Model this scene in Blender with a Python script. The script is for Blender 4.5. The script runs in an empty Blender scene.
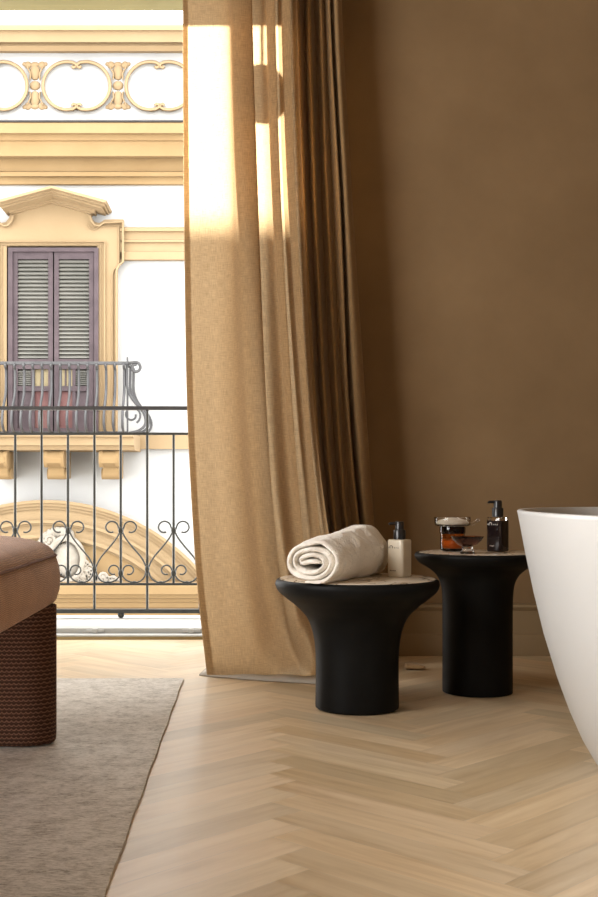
import bpy, bmesh, math, random
from mathutils import Vector, Matrix
random.seed(7)
S = bpy.context.scene
COL = S.collection
PI = math.pi
F = 1150.0; CX = 252.0; HY = 490.0; H = 0.66

def P(px, py, Y):
    return Vector(((px-CX)*Y/F, Y, H-(py-HY)*Y/F))

# ------------------------------------------------------------------ materials
def newmat(name):
    m = bpy.data.materials.new(name); m.use_nodes = True
    nt = m.node_tree
    return m, nt, nt.nodes['Principled BSDF']

def N(nt, typ, **kw):
    n = nt.nodes.new(typ)
    for k, v in kw.items():
        if k in n.inputs.keys(): n.inputs[k].default_value = v
        else: setattr(n, k, v)
    return n

def coords(nt, kind='Object', scale=(1,1,1), rot=(0,0,0)):
    tc = N(nt, 'ShaderNodeTexCoord'); mp = N(nt, 'ShaderNodeMapping')
    mp.inputs['Scale'].default_value = scale; mp.inputs['Rotation'].default_value = rot
    nt.links.new(tc.outputs[kind], mp.inputs['Vector'])
    return mp.outputs['Vector']

def ramp(nt, fac, stops):
    r = N(nt, 'ShaderNodeValToRGB'); e = r.color_ramp.elements
    while len(e) < len(stops): e.new(0.5)
    for i, (p, c) in enumerate(stops):
        e[i].position = p; e[i].color = (c[0], c[1], c[2], 1)
    nt.links.new(fac, r.inputs['Fac'])
    return r.outputs['Color']

def bump(nt, b, height, strength=0.3, dist=0.01):
    n = N(nt, 'ShaderNodeBump'); n.inputs['Strength'].default_value = strength
    n.inputs['Distance'].default_value = dist
    nt.links.new(height, n.inputs['Height']); nt.links.new(n.outputs['Normal'], b.inputs['Normal'])

def mottled(name, c1, c2, scale=4, rough=0.7, bs=0.15, bscale=40, detail=6, metal=0, spec=0.5, sc=(1,1,1), bdist=0.01):
    m, nt, b = newmat(name)
    v = coords(nt, 'Object', sc)
    n = N(nt, 'ShaderNodeTexNoise', Scale=scale, Detail=detail, Roughness=0.6)
    nt.links.new(v, n.inputs['Vector'])
    c = ramp(nt, n.outputs['Fac'], [(0.3, c1), (0.7, c2)])
    nt.links.new(c, b.inputs['Base Color'])
    b.inputs['Roughness'].default_value = rough; b.inputs['Metallic'].default_value = metal
    b.inputs['Specular IOR Level'].default_value = spec
    if bs:
        n2 = N(nt, 'ShaderNodeTexNoise', Scale=bscale, Detail=4)
        nt.links.new(v, n2.inputs['Vector'])
        bump(nt, b, n2.outputs['Fac'], bs, bdist)
    return m

def glassmat(name, col, rough=0.02, ior=1.45):
    m, nt, b = newmat(name)
    b.inputs['Base Color'].default_value = (*col, 1); b.inputs['Roughness'].default_value = rough
    b.inputs['Transmission Weight'].default_value = 1.0; b.inputs['IOR'].default_value = ior
    return m

M = {}
M['plaster'] = mottled('brown_plaster', (0.1710, 0.1045, 0.0458), (0.2280, 0.1434, 0.0674), 1.7, 0.85, 0.12, 9, 8)
M['base'] = mottled('brown_baseboard', (0.2160, 0.1520, 0.0800), (0.2400, 0.1680, 0.0920), 2, 0.5, 0.0)
M['ceil'] = mottled('warm_ceiling', (0.3190, 0.2585, 0.1870), (0.3410, 0.2805, 0.2090), 2, 0.9, 0.0)
M['ochre'] = mottled('ochre_stucco', (0.2408, 0.1690, 0.0912), (0.2697, 0.1952, 0.1109), 1.3, 0.9, 0.1, 30)
M['ochre_deep'] = mottled('deep_ochre_stucco', (0.2264, 0.1476, 0.0665), (0.2552, 0.1737, 0.0838), 1.1, 0.9, 0.1, 30)
M['white_stucco'] = mottled('white_stucco', (0.3410, 0.3472, 0.3534), (0.3720, 0.3782, 0.3813), 0.8, 0.9, 0.1, 25)
M['cream_stucco'] = mottled('cream_carving', (0.2240, 0.1960, 0.1568), (0.3248, 0.3024, 0.2688), 6, 0.9, 0.4, 25)
M['stone'] = mottled('pale_stone', (0.4320, 0.4260, 0.4080), (0.4800, 0.4740, 0.4560), 5, 0.5, 0.05)
M['asphalt'] = mottled('street_paving', (0.30,0.28,0.25), (0.38,0.35,0.31), 3, 0.9, 0.1)
M['alu'] = mottled('pale_frame', (0.3844, 0.3906, 0.3720), (0.4340, 0.4340, 0.4154), 5, 0.35, 0.0)
M['headwood'] = mottled('olive_frame', (0.2484, 0.2218, 0.0900), (0.2898, 0.2554, 0.1080), 5, 0.5, 0.0)
M['iron'] = mottled('dark_grey_iron', (0.0358, 0.0372, 0.0330), (0.0553, 0.0558, 0.0495), 30, 0.45, 0.1, 80, metal=0.4, bdist=0.001)
M['iron_pale'] = mottled('weathered_grey_iron', (0.0410, 0.0410, 0.0441), (0.0693, 0.0693, 0.0725), 8, 0.5, 0.1, 30, metal=0.3)
M['purple'] = mottled('flaking_purple_paint', (0.0295, 0.0172, 0.0220), (0.0589, 0.0394, 0.0461), 5, 0.7, 0.2, 20)
M['redpaint'] = mottled('faded_red_paint', (0.0840, 0.0252, 0.0252), (0.1344, 0.0616, 0.0560), 4, 0.7, 0.1, 20)
M['louver'] = mottled('grey_louver', (0.1060, 0.1047, 0.0936), (0.1541, 0.1476, 0.1331), 2, 0.6, 0.0)
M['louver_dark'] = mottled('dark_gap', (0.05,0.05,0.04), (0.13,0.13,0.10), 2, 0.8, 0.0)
M['yellowpane'] = mottled('straw_coloured_blind', (0.2016, 0.1568, 0.0784), (0.2520, 0.2072, 0.1176), 3, 0.6, 0.0)
M['black'] = mottled('black_plaster_lacquer', (0.005,0.005,0.005), (0.008,0.008,0.0075), 12, 0.5, 0.05, 14, spec=0.10)
M['plastic'] = mottled('black_plastic', (0.008,0.008,0.009), (0.012,0.012,0.013), 9, 0.28, 0.0)
M['bottle_white'] = mottled('cream_plastic', (0.5704, 0.5060, 0.3956), (0.6072, 0.5428, 0.4324), 9, 0.30, 0.0)
M['bottle_dark'] = mottled('dark_liquid', (0.008,0.005,0.006), (0.014,0.008,0.008), 9, 0.08, 0.0)
M['ink'] = mottled('black_ink', (0.015,0.013,0.012), (0.02,0.018,0.016), 9, 0.6, 0.0)
M['ink_white'] = mottled('white_ink', (0.75,0.72,0.66), (0.8,0.77,0.7), 9, 0.6, 0.0)
M['salt'] = mottled('white_bath_salt', (0.72,0.66,0.56), (0.85,0.80,0.70), 60, 0.9, 0.6, 300, bdist=0.002)
M['glass'] = glassmat('clear_glass', (0.97,0.96,0.94))
M['amber'] = glassmat('amber_glass', (0.90,0.50,0.20), 0.03)
M['brownglass'] = glassmat('dark_amber_glass', (0.34,0.11,0.045), 0.02)
M['darkglass'] = glassmat('smoky_glass', (0.10,0.05,0.045), 0.02)
M['tub'] = mottled('matt_white_solid_surface', (0.4955, 0.4955, 0.4884), (0.5098, 0.5098, 0.5027), 3, 0.38, 0.0)
M['sill_dark'] = mottled('dark_strip', (0.20,0.16,0.08), (0.26,0.2,0.1), 9, 0.4, 0.0, metal=0.7)

# marble
m, nt, b = newmat('veined_marble'); M['marble'] = m
v = coords(nt, 'Object', (1,1,1))
n0 = N(nt, 'ShaderNodeTexNoise', Scale=5, Detail=5); nt.links.new(v, n0.inputs['Vector'])
mx = N(nt, 'ShaderNodeMixRGB'); mx.inputs[0].default_value = 0.35
nt.links.new(v, mx.inputs[1]); nt.links.new(n0.outputs['Color'], mx.inputs[2])
vo = N(nt, 'ShaderNodeTexVoronoi', feature='DISTANCE_TO_EDGE', Scale=11); nt.links.new(mx.outputs[0], vo.inputs['Vector'])
c = ramp(nt, vo.outputs['Distance'], [(0.0,(0.16,0.11,0.07)), (0.02,(0.40,0.31,0.22)), (0.06,(0.68,0.59,0.47)), (1.0,(0.74,0.66,0.55))])
nt.links.new(c, b.inputs['Base Color']); b.inputs['Roughness'].default_value = 0.22

# oak planks : per-plank tone comes from a colour attribute, grain from UV
m, nt, b = newmat('herringbone_oak'); M['oak'] = m
at = N(nt, 'ShaderNodeVertexColor', layer_name='tone')
uv = N(nt, 'ShaderNodeUVMap', uv_map='UVMap')
mp = N(nt, 'ShaderNodeMapping'); mp.inputs['Scale'].default_value = (2.2, 24, 1); nt.links.new(uv.outputs[0], mp.inputs[0])
n1 = N(nt, 'ShaderNodeTexNoise', Scale=1.6, Detail=7, Roughness=0.62, Distortion=0.7); nt.links.new(mp.outputs[0], n1.inputs['Vector'])
mp2 = N(nt, 'ShaderNodeMapping'); mp2.inputs['Scale'].default_value = (1.0, 9, 1); nt.links.new(uv.outputs[0], mp2.inputs[0])
wv = N(nt, 'ShaderNodeTexNoise', Scale=1.2, Detail=3, Distortion=2.0); nt.links.new(mp2.outputs[0], wv.inputs['Vector'])
ad = N(nt, 'ShaderNodeMixRGB'); ad.inputs[0].default_value = 0.5
nt.links.new(n1.outputs['Fac'], ad.inputs[1]); nt.links.new(wv.outputs['Fac'], ad.inputs[2])
c = ramp(nt, ad.outputs[0], [(0.32,(0.53,0.385,0.225)), (0.5,(0.66,0.505,0.325)), (0.68,(0.74,0.59,0.40))])
ml = N(nt, 'ShaderNodeMixRGB', blend_type='MULTIPLY'); ml.inputs[0].default_value = 1.0
nt.links.new(c, ml.inputs[1]); nt.links.new(at.outputs['Color'], ml.inputs[2])
nt.links.new(ml.outputs[0], b.inputs['Base Color'])
b.inputs['Roughness'].default_value = 0.30
b.inputs['Anisotropic'].default_value = 0.8
tg = N(nt, 'ShaderNodeTangent', direction_type='UV_MAP', uv_map='UVMap'); nt.links.new(tg.outputs[0], b.inputs['Tangent'])
bump(nt, b, n1.outputs['Fac'], 0.05, 0.003)

# linen (diffuse + translucent with a woven thread pattern)
def linen(name, c1, c2, trans, tcol):
    m, nt, b = newmat(name)
    uvn = N(nt, 'ShaderNodeUVMap', uv_map='UVMap')
    facs = []
    for sc in ((420, 30, 1), (30, 420, 1)):
        mp = N(nt, 'ShaderNodeMapping'); mp.inputs['Scale'].default_value = sc
        nt.links.new(uvn.outputs[0], mp.inputs[0])
        n = N(nt, 'ShaderNodeTexNoise', Scale=1.0, Detail=3, Roughness=0.6); nt.links.new(mp.outputs[0], n.inputs['Vector'])
        facs.append(n.outputs['Fac'])
    a = N(nt, 'ShaderNodeMath', operation='ADD'); nt.links.new(facs[0], a.inputs[0]); nt.links.new(facs[1], a.inputs[1])
    h = N(nt, 'ShaderNodeMath', operation='MULTIPLY'); nt.links.new(a.outputs[0], h.inputs[0]); h.inputs[1].default_value = 0.5
    c = ramp(nt, h.outputs[0], [(0.36, c1), (0.62, c2)])
    nt.links.new(c, b.inputs['Base Color']); b.inputs['Roughness'].default_value = 0.9
    b.inputs['Specular IOR Level'].default_value = 0.15
    b.inputs['Sheen Weight'].default_value = 0.15
    bump(nt, b, h.outputs[0], 0.35, 0.002)
    tr = N(nt, 'ShaderNodeBsdfTranslucent')
    tc = ramp(nt, h.outputs[0], [(0.36, [x*0.62 for x in tcol]), (0.62, tcol)])
    nt.links.new(tc, tr.inputs['Color'])
    mix = N(nt, 'ShaderNodeMixShader'); mix.inputs[0].default_value = trans
    nt.links.new(b.outputs[0], mix.inputs[1]); nt.links.new(tr.outputs[0], mix.inputs[2])
    nt.links.new(mix.outputs[0], nt.nodes['Material Output'].inputs['Surface'])
    return m
M['linen'] = linen('sand_linen', (0.25,0.158,0.074), (0.40,0.26,0.13), 0.31, (0.84,0.62,0.37))
M['drape'] = linen('tan_drape', (0.26,0.163,0.074), (0.36,0.235,0.115), 0.12, (0.6,0.38,0.2))
M['lining'] = mottled('grey_lining', (0.4000, 0.3600, 0.3040), (0.4640, 0.4160, 0.3520), 20, 0.9, 0.2, 200, bdist=0.002)

# terry towel
m, nt, b = newmat('cream_terry'); M['towel'] = m
v = coords(nt, 'Object')
n = N(nt, 'ShaderNodeTexNoise', Scale=260, Detail=4); nt.links.new(v, n.inputs['Vector'])
nb = N(nt, 'ShaderNodeTexNoise', Scale=22, Detail=4); nt.links.new(v, nb.inputs['Vector'])
s = N(nt, 'ShaderNodeMath', operation='MULTIPLY_ADD'); nt.links.new(nb.outputs['Fac'], s.inputs[0]); s.inputs[1].default_value = 5
nt.links.new(n.outputs['Fac'], s.inputs[2])
b.inputs['Base Color'].default_value = (0.93,0.88,0.80,1); b.inputs['Roughness'].default_value = 1; b.inputs['Sheen Weight'].default_value = 0.3
b.inputs['Specular IOR Level'].default_value = 0.1
bump(nt, b, s.outputs[0], 0.8, 0.006)

# rug
m, nt, b = newmat('woven_rug_wool'); M['rug'] = m
v = coords(nt, 'Object', (1,1,1))
na = N(nt, 'ShaderNodeTexNoise', Scale=16, Detail=9, Roughness=0.8); nt.links.new(v, na.inputs['Vector'])
v2 = coords(nt, 'Object', (50,180,50))
nb = N(nt, 'ShaderNodeTexNoise', Scale=1.4, Detail=4, Roughness=0.7); nt.links.new(v2, nb.inputs['Vector'])
s = N(nt, 'ShaderNodeMixRGB'); s.inputs[0].default_value = 0.55
nt.links.new(na.outputs['Fac'], s.inputs[1]); nt.links.new(nb.outputs['Fac'], s.inputs[2])
c = ramp(nt, s.outputs[0], [(0.38,(0.28,0.25,0.21)), (0.47,(0.54,0.50,0.44)), (0.56,(0.72,0.68,0.62))])
nt.links.new(c, b.inputs['Base Color']); b.inputs['Roughness'].default_value = 0.95; b.inputs['Specular IOR Level'].default_value = 0.15
bump(nt, b, s.outputs[0], 0.7, 0.006)

# bench fabrics
def weave(name, c1, c2, c3, scale, bw, rh, mortar, bs, rough=0.85, kind='UV'):
    m, nt, b = newmat(name)
    uvn = N(nt, 'ShaderNodeUVMap', uv_map='UVMap')
    nz = N(nt, 'ShaderNodeTexNoise', Scale=18, Detail=3); nt.links.new(uvn.outputs[0], nz.inputs['Vector'])
    mixv = N(nt, 'ShaderNodeMixRGB'); mixv.inputs[0].default_value = 0.012
    nt.links.new(uvn.outputs[0], mixv.inputs[1]); nt.links.new(nz.outputs['Color'], mixv.inputs[2])
    br = N(nt, 'ShaderNodeTexBrick'); nt.links.new(mixv.outputs[0], br.inputs['Vector'])
    br.inputs['Color1'].default_value = (*c1,1); br.inputs['Color2'].default_value = (*c2,1); br.inputs['Mortar'].default_value = (*c3,1)
    br.inputs['Scale'].default_value = scale; br.inputs['Brick Width'].default_value = bw; br.inputs['Row Height'].default_value = rh
    br.inputs['Mortar Size'].default_value = mortar; br.inputs['Mortar Smooth'].default_value = 0.6
    ng = N(nt, 'ShaderNodeTexNoise', Scale=9, Detail=6, Roughness=0.7); nt.links.new(uvn.outputs[0], ng.inputs['Vector'])
    cr = ramp(nt, ng.outputs['Fac'], [(0.3,(0.78,0.78,0.78)), (0.7,(1.15,1.15,1.15))])
    ml = N(nt, 'ShaderNodeMixRGB', blend_type='MULTIPLY'); ml.inputs[0].default_value = 1
    nt.links.new(br.outputs['Color'], ml.inputs[1]); nt.links.new(cr, ml.inputs[2])
    nt.links.new(ml.outputs[0], b.inputs['Base Color'])
    b.inputs['Roughness'].default_value = rough; b.inputs['Specular IOR Level'].default_value = 0.2
    b.inputs['Sheen Weight'].default_value = 0.25
    inv = N(nt, 'ShaderNodeMath', operation='SUBTRACT'); inv.inputs[0].default_value = 1; nt.links.new(br.outputs['Fac'], inv.inputs[1])
    bump(nt, b, inv.outputs[0], bs, 0.003)
    return m
M['cushion'] = weave('rust_woven_cushion', (0.52,0.275,0.145), (0.60,0.345,0.20), (0.31,0.15,0.08), 100, 0.75, 0.42, 0.12, 0.6)
m, nt, b = newmat('shaded_brown_knit'); M['legweave'] = m  # brown knit for the legs, shade under the seat included in its dark colour
uvn = N(nt, 'ShaderNodeUVMap', uv_map='UVMap'); sx = N(nt, 'ShaderNodeSeparateXYZ'); nt.links.new(uvn.outputs[0], sx.inputs[0])
def mth(op, a, b_=None):
    n = N(nt, 'ShaderNodeMath', operation=op)
    for i, q in enumerate((a, b_)):
        if q is None: continue
        if isinstance(q, (int, float)): n.inputs[i].default_value = q
        else: nt.links.new(q, n.inputs[i])
    return n.outputs[0]
row_ = mth('DIVIDE', sx.outputs['Y'], 0.0105)
sc_ = mth('MULTIPLY', mth('ABSOLUTE', mth('SINE', mth('MULTIPLY', mth('ADD', sx.outputs['X'], mth('MULTIPLY', mth('FLOOR', row_), 0.006)), PI/0.012))), 0.38)
fr_ = mth('FRACT', mth('ADD', row_, sc_))
pk = mth('ABSOLUTE', mth('SUBTRACT', fr_, 0.5))
ngz = N(nt, 'ShaderNodeTexNoise', Scale=140, Detail=3); nt.links.new(uvn.outputs[0], ngz.inputs['Vector'])
pk2 = mth('ADD', pk, mth('MULTIPLY', mth('SUBTRACT', ngz.outputs['Fac'], 0.5), 0.25))
c = ramp(nt, pk2, [(0.05,(0.20,0.10,0.06)), (0.17,(0.085,0.038,0.022)), (0.40,(0.042,0.018,0.010))])
nt.links.new(c, b.inputs['Base Color']); b.inputs['Roughness'].default_value = 0.85; b.inputs['Specular IOR Level'].default_value = 0.2
bump(nt, b, mth('SUBTRACT', 1, pk2), 0.5, 0.003)
M['piping'] = mottled('brown_piping', (0.14,0.065,0.04), (0.18,0.09,0.055), 30, 0.9, 0.1)

# ------------------------------------------------------------------ mesh helpers
class MB:
    def __init__(s): s.v = []; s.f = []; s.smooth = True
    def add(s, vs, fs):
        o = len(s.v); s.v += [tuple(v) for v in vs]; s.f += [tuple(i+o for i in f) for f in fs]; return s
    def box(s, x0, x1, y0, y1, z0, z1):
        vs = [(x,y,z) for z in (z0,z1) for y in (y0,y1) for x in (x0,x1)]
        return s.add(vs, [(0,2,3,1),(4,5,7,6),(0,1,5,4),(2,6,7,3),(0,4,6,2),(1,3,7,5)])
    def tube(s, pts, r, n=8, closed=False, flat=1.0):
        pts = [Vector(p) for p in pts]; k = len(pts); rs = r if isinstance(r, (list,tuple)) else [r]*k
        vs = []; prev = None
        for i, p in enumerate(pts):
            a = pts[(i-1) % k] if (closed or i > 0) else p
            c = pts[(i+1) % k] if (closed or i < k-1) else p
            t = (c-a).normalized()
            if prev is None:
                u = t.cross(Vector((0,1,0)))
                if u.length < 0.1: u = t.cross(Vector((0,0,1)))
            else: u = prev - t*prev.dot(t)
            u.normalize(); prev = u; w = t.cross(u)
            for j in range(n):
                an = 2*PI*j/n; vs.append(p + u*math.cos(an)*rs[i] + w*math.sin(an)*rs[i]*flat)
        fs = []
        for i in range(k if closed else k-1):
            for j in range(n):
                i2 = (i+1) % k; j2 = (j+1) % n
                fs.append((i*n+j, i*n+j2, i2*n+j2, i2*n+j))
        if not closed:
            fs.append(tuple(range(n-1,-1,-1))); fs.append(tuple((k-1)*n+j for j in range(n)))
        return s.add(vs, fs)
    def lathe(s, prof, n=64, c=(0,0,0)):
        vs = []; fs = []; k = len(prof)
        for r, z in prof:
            for j in range(n):
                a = 2*PI*j/n; vs.append((c[0]+r*math.cos(a), c[1]+r*math.sin(a), c[2]+z))
        for i in range(k-1):
            for j in range(n):
                j2 = (j+1) % n; fs.append((i*n+j, i*n+j2, (i+1)*n+j2, (i+1)*n+j))
        fs.append(tuple(range(n-1,-1,-1))); fs.append(tuple((k-1)*n+j for j in range(n)))
        return s.add(vs, fs)
    def sphere(s, c, r, n=10, sc=(1,1,1)):
        prof = []
        vs = []; fs = []
        for i in range(1, n):
            t = PI*i/n
            for j in range(2*n):
                a = PI*j/n; vs.append((c[0]+r*sc[0]*math.sin(t)*math.cos(a), c[1]+r*sc[1]*math.sin(t)*math.sin(a), c[2]+r*sc[2]*math.cos(t)))
        q = 2*n
        for i in range(n-2):
            for j in range(q):
                j2 = (j+1) % q; fs.append((i*q+j, (i+1)*q+j, (i+1)*q+j2, i*q+j2))
        top = len(vs); vs.append((c[0],c[1],c[2]+r*sc[2])); vs.append((c[0],c[1],c[2]-r*sc[2]))
        for j in range(q):
            j2 = (j+1) % q; fs.append((top, j, j2)); fs.append((top+1, (n-2)*q+j2, (n-2)*q+j))
        return s.add(vs, fs)
    def prism(s, pts, d):
        """pts: 3D ngon outline, d: extrusion vector"""
        k = len(pts); a = [Vector(p) for p in pts]; d = Vector(d)
        fs = [tuple(range(k)), tuple(range(2*k-1, k-1, -1))]
        for i in range(k):
            j = (i+1) % k; fs.append((i, i+k, j+k, j))
        return s.add(a + [p+d for p in a], fs)
    def loft(s, rings, caps=True):
        n = len(rings[0]); vs = [p for r in rings for p in r]; fs = []
        for i in range(len(rings)-1):
            for j in range(n):
                j2 = (j+1) % n; fs.append((i*n+j, i*n+j2, (i+1)*n+j2, (i+1)*n+j))
        if caps:
            fs.append(tuple(range(n-1,-1,-1))); fs.append(tuple((len(rings)-1)*n+j for j in range(n)))
        return s.add(vs, fs)
    def build(s, name, mat, parent=None, loc=None, angle=35, sub=0, bevel=0):
        me = bpy.data.meshes.new(name); me.from_pydata([tuple(v) for v in s.v], [], s.f); me.validate()
        bm = bmesh.new(); bm.from_mesh(me); bmesh.ops.recalc_face_normals(bm, faces=bm.faces); bm.to_mesh(me); bm.free()
        me.materials.append(mat)
        me.polygons.foreach_set('use_smooth', [True]*len(me.polygons))
        me.set_sharp_from_angle(angle=math.radians(angle))
        o = bpy.data.objects.new(name, me); COL.objects.link(o)
        if parent is not None: o.parent = parent
        if loc: o.location = loc
        if bevel:
            md = o.modifiers.new('b', 'BEVEL'); md.width = bevel; md.segments = 3; md.limit_method = 'ANGLE'; md.angle_limit = math.radians(40)
        if sub:
            md = o.modifiers.new('s', 'SUBSURF'); md.levels = sub; md.render_levels = sub
        return o

def tag(o, label=None, cat=None, group=None, kind=None):
    if label: o['label'] = label
    if cat: o['category'] = cat
    if group: o['group'] = group
    if kind: o['kind'] = kind
    return o
def empty(name, loc, rz=0):
    o = bpy.data.objects.new(name, None); COL.objects.link(o); o.location = loc; o.rotation_euler = (0,0,rz); return o
def struct(o): o['kind'] = 'structure'; return o
def catmull(pts, n):
    """pts list of vectors; n samples per segment"""
    out = []
    k = len(pts)
    for i in range(k-1):
        p0 = pts[max(i-1,0)]; p1 = pts[i]; p2 = pts[i+1]; p3 = pts[min(i+2,k-1)]
        for j in range(n):
            t = j/n; t2 = t*t; t3 = t2*t
            out.append([0.5*((2*b)+(-a+c)*t+(2*a-5*b+4*c-d)*t2+(-a+3*b-3*c+d)*t3) for a,b,c,d in zip(p0,p1,p2,p3)])
    out.append(list(pts[-1]))
    return out

# ------------------------------------------------------------------ room shell
WB = 4.60          # inner face of the back wall
WT = 0.46          # its thickness
OX0, OX1, OZ = -1.75, 0.17, 2.895
RX0, RX1, RY0, RZ = -2.4, 2.7, -2.6, 3.25

# floor: herringbone boards
def floor():
    L = 0.5404; w = 0.0865; s_ = w/math.sqrt(2); l = L/math.sqrt(2); p = 2*s_
    fm = []; tones = []; uvs = []
    x0 = 0.04; yoff = 1.941
    def plank(A, e, d, col):
        g = 0.0003
        A = Vector(A); e = Vector(e).normalized(); d = Vector(d).normalized()
        q = [A+e*g+d*g, A+e*(w-g)+d*g, A+e*(w-g)+d*(L-g), A+e*g+d*(L-g)]
        fm.append(q); t = random.gauss(0, 1); t = max(-1.8, min(1.8, t))
        v = 0.98+0.055*t; hgt = random.uniform(-0.015, 0.015)
        tones.append((v+hgt, v, v-hgt*1.2+0.01*t, 1))
        ou, ov = random.uniform(0, 40), random.uniform(0, 40)
        uvs.append([(ou,ov),(ou,ov+w),(ou+L,ov+w),(ou+L,ov)])
    for c in range(-4, 5):
        xs = x0 + c*2*l
        for n in range(-45, 45):
            A = Vector((xs, yoff + n*p))
            if RY0-1 < A.y < WB+2.2:
                plank((A.x, A.y, 0), (1,1,0), (1,-1,0), 0)
                D = A + Vector((l, -l))
                plank((D.x, D.y, 0), (1,-1,0), (1,1,0), 1)
    me = bpy.data.meshes.new('floor'); vs = []; fs = []
    # clip to the room rectangle
    bm = bmesh.new(); uvl = bm.loops.layers.uv.new('UVMap'); cl = bm.loops.layers.color.new('tone')
    for q, t, u in zip(fm, tones, uvs):
        f = bm.faces.new([bm.verts.new(x) for x in q])
        for lp, uu in zip(f.loops, u): lp[uvl].uv = uu; lp[cl] = t
    for co, no in (((RX0-0.02,0,0),(-1,0,0)), ((RX1+0.02,0,0),(1,0,0)), ((0,RY0-0.02,0),(0,-1,0)), ((0,5.08,0),(0,1,0))):
        bmesh.ops.bisect_plane(bm, geom=bm.verts[:]+bm.edges[:]+bm.faces[:], plane_co=co, plane_no=no, clear_outer=True)
    for f in bm.faces:
        if f.normal.z < 0: f.normal_flip()
    bm.to_mesh(me); bm.free(); me.materials.append(M['oak'])
    o = bpy.data.objects.new('floor', me); COL.objects.link(o); struct(o)
floor()
struct(MB().box(RX0-0.3, RX1+0.3, RY0-0.3, 5.08, -0.25, -0.002).build('floor_slab', M['stone']))
w = MB()
w.box(OX1, RX1+0.25, WB, WB+WT, 0, RZ); w.box(RX0-0.25, OX0, WB, WB+WT, 0, RZ); w.box(OX0, OX1, WB, WB+WT, OZ+0.1, RZ)
struct(w.build('wall_back', M['plaster']))
struct(MB().box(RX1, RX1+0.25, RY0-0.25, WB, 0, RZ).build('wall_right', M['plaster']))
struct(MB().box(RX0-0.25, RX1+0.25, RY0-0.25, RY0, 0, RZ).build('wall_front', M['plaster']))
LW0, LW1, LZ0, LZ1 = 0.0, 2.3, 0.10, 2.86
w = MB(); X0, X1 = RX0-0.25, RX0
w.box(X0, X1, RY0, LW0, 0, RZ); w.box(X0, X1, LW1, WB, 0, RZ); w.box(X0, X1, LW0, LW1, 0, LZ0); w.box(X0, X1, LW0, LW1, LZ1, RZ)
struct(w.build('wall_left', M['plaster']))
struct(MB().box(RX0-0.25, RX1+0.25, RY0-0.25, WB+WT, RZ, RZ+0.2).build('ceiling', M['ceil']))
# left window frame, out of the picture
w = MB()
for y in (LW0, (LW0+LW1)/2-0.03, LW1-0.06): w.box(X0+0.08, X0+0.14, y, y+0.06, LZ0, LZ1)
w.box(X0+0.08, X0+0.14, LW0, LW1, LZ0, LZ0+0.06); w.box(X0+0.08, X0+0.14, LW0, LW1, LZ1-0.06, LZ1)
struct(w.build('window_2', M['alu']))

# baseboard with stepped moulding (profile in Y,Z swept along X)
def base(x0, x1, name):
    prof = [(0,0),(-0.030,0),(-0.030,0.078),(-0.027,0.084),(-0.018,0.088),(-0.016,0.100),(-0.016,0.178),(-0.022,0.186),(-0.026,0.194),(-0.024,0.202),(-0.010,0.206),(0,0.206)]
    struct(MB().prism([(x0, WB+a, z) for a, z in prof], (x1-x0,0,0)).build(name, M['base'], angle=30))
base(OX1+0.02, RX1, 'baseboard_right'); base(RX0, OX0-0.02, 'baseboard_left')

# balcony door threshold and head frame
w = MB(); w.box(OX0, OX1, 5.085, 5.16, 0.0, 0.018); w.box(OX0, OX1, 5.16, 5.22, 0.0, 0.040); w.box(OX0, OX1, 5.22, 5.34, 0.0, 0.032)
th = struct(w.build('door_1', M['alu'], bevel=0.003))
for px in (95, 191):
    h_ = MB(); a = P(px-9, 631, 5.155); c = P(px+9, 631, 5.155)
    h_.box(a.x, c.x, 5.150, 5.166, 0.022, 0.034); h_.box((a.x+c.x)/2-0.012, (a.x+c.x)/2+0.012, 5.146, 5.166, 0.018, 0.038)
    h_.build('floor_latch', M['alu'], th, bevel=0.002)
w = MB(); w.box(OX0, OX1, 5.073, 5.086, 0.0, 0.012); w.build('sill_strip', M['sill_dark'], th)  # thin dark strip along the inner foot of the threshold
w = MB(); w.box(OX0, OX1, 5.06, 5.14, OZ-0.07, OZ+0.1); w.box(OX0, OX1, 5.14, 5.20, OZ-0.04, OZ+0.1); w.box(OX0, OX1, 5.20, 5.34, OZ-0.012, OZ+0.1)
w.box(OX0-0.02, OX1+0.02, 4.60, 5.06, OZ+0.04, OZ+0.12)
w.build('head_frame', M['headwood'], th, bevel=0.006)
w = MB(); w.box(OX1-0.03, OX1+0.02, 5.06, 5.2, 0.04, OZ+0.1); w.box(OX0-0.02, OX0+0.03, 5.06, 5.2, 0.04, OZ+0.1)
w.build('side_frame', M['alu'], th, bevel=0.004)
w = MB(); w.sphere((-.062, 5.27, 2.60), .095, 12, (1, 1, 1.08)); w.tube([(-.062, 5.27, 2.69), (-.062, 5.27, OZ)], .006, 8); w.build('shadow_globe', M['iron'], th)  # unseen globe, added to cast the round shadow on the curtain
# balcony slab
struct(MB().box(-2.3, 0.9, 5.085, 5.80, -0.18, 0.0).build('trim_1', M['stone']))
struct(MB().box(-2.3, 0.9, 5.345, 5.78, 0.0, 0.030).build('trim_2', M['stone']))
# outer skin of our own building around the opening
w = MB(); w.box(RX1-2.53+0.0, 5, 5.06, 5.12, -4, 5); w.box(-5, OX0, 5.06, 5.12, -4, 5)
w.box(OX0, 0.17, 5.06, 5.12, -4, -0.26); w.box(OX0, 0.17, 5.06, 5.12, OZ+0.13, 4.2)
struct(w.build('wall_outer', M['white_stucco']))

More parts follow.
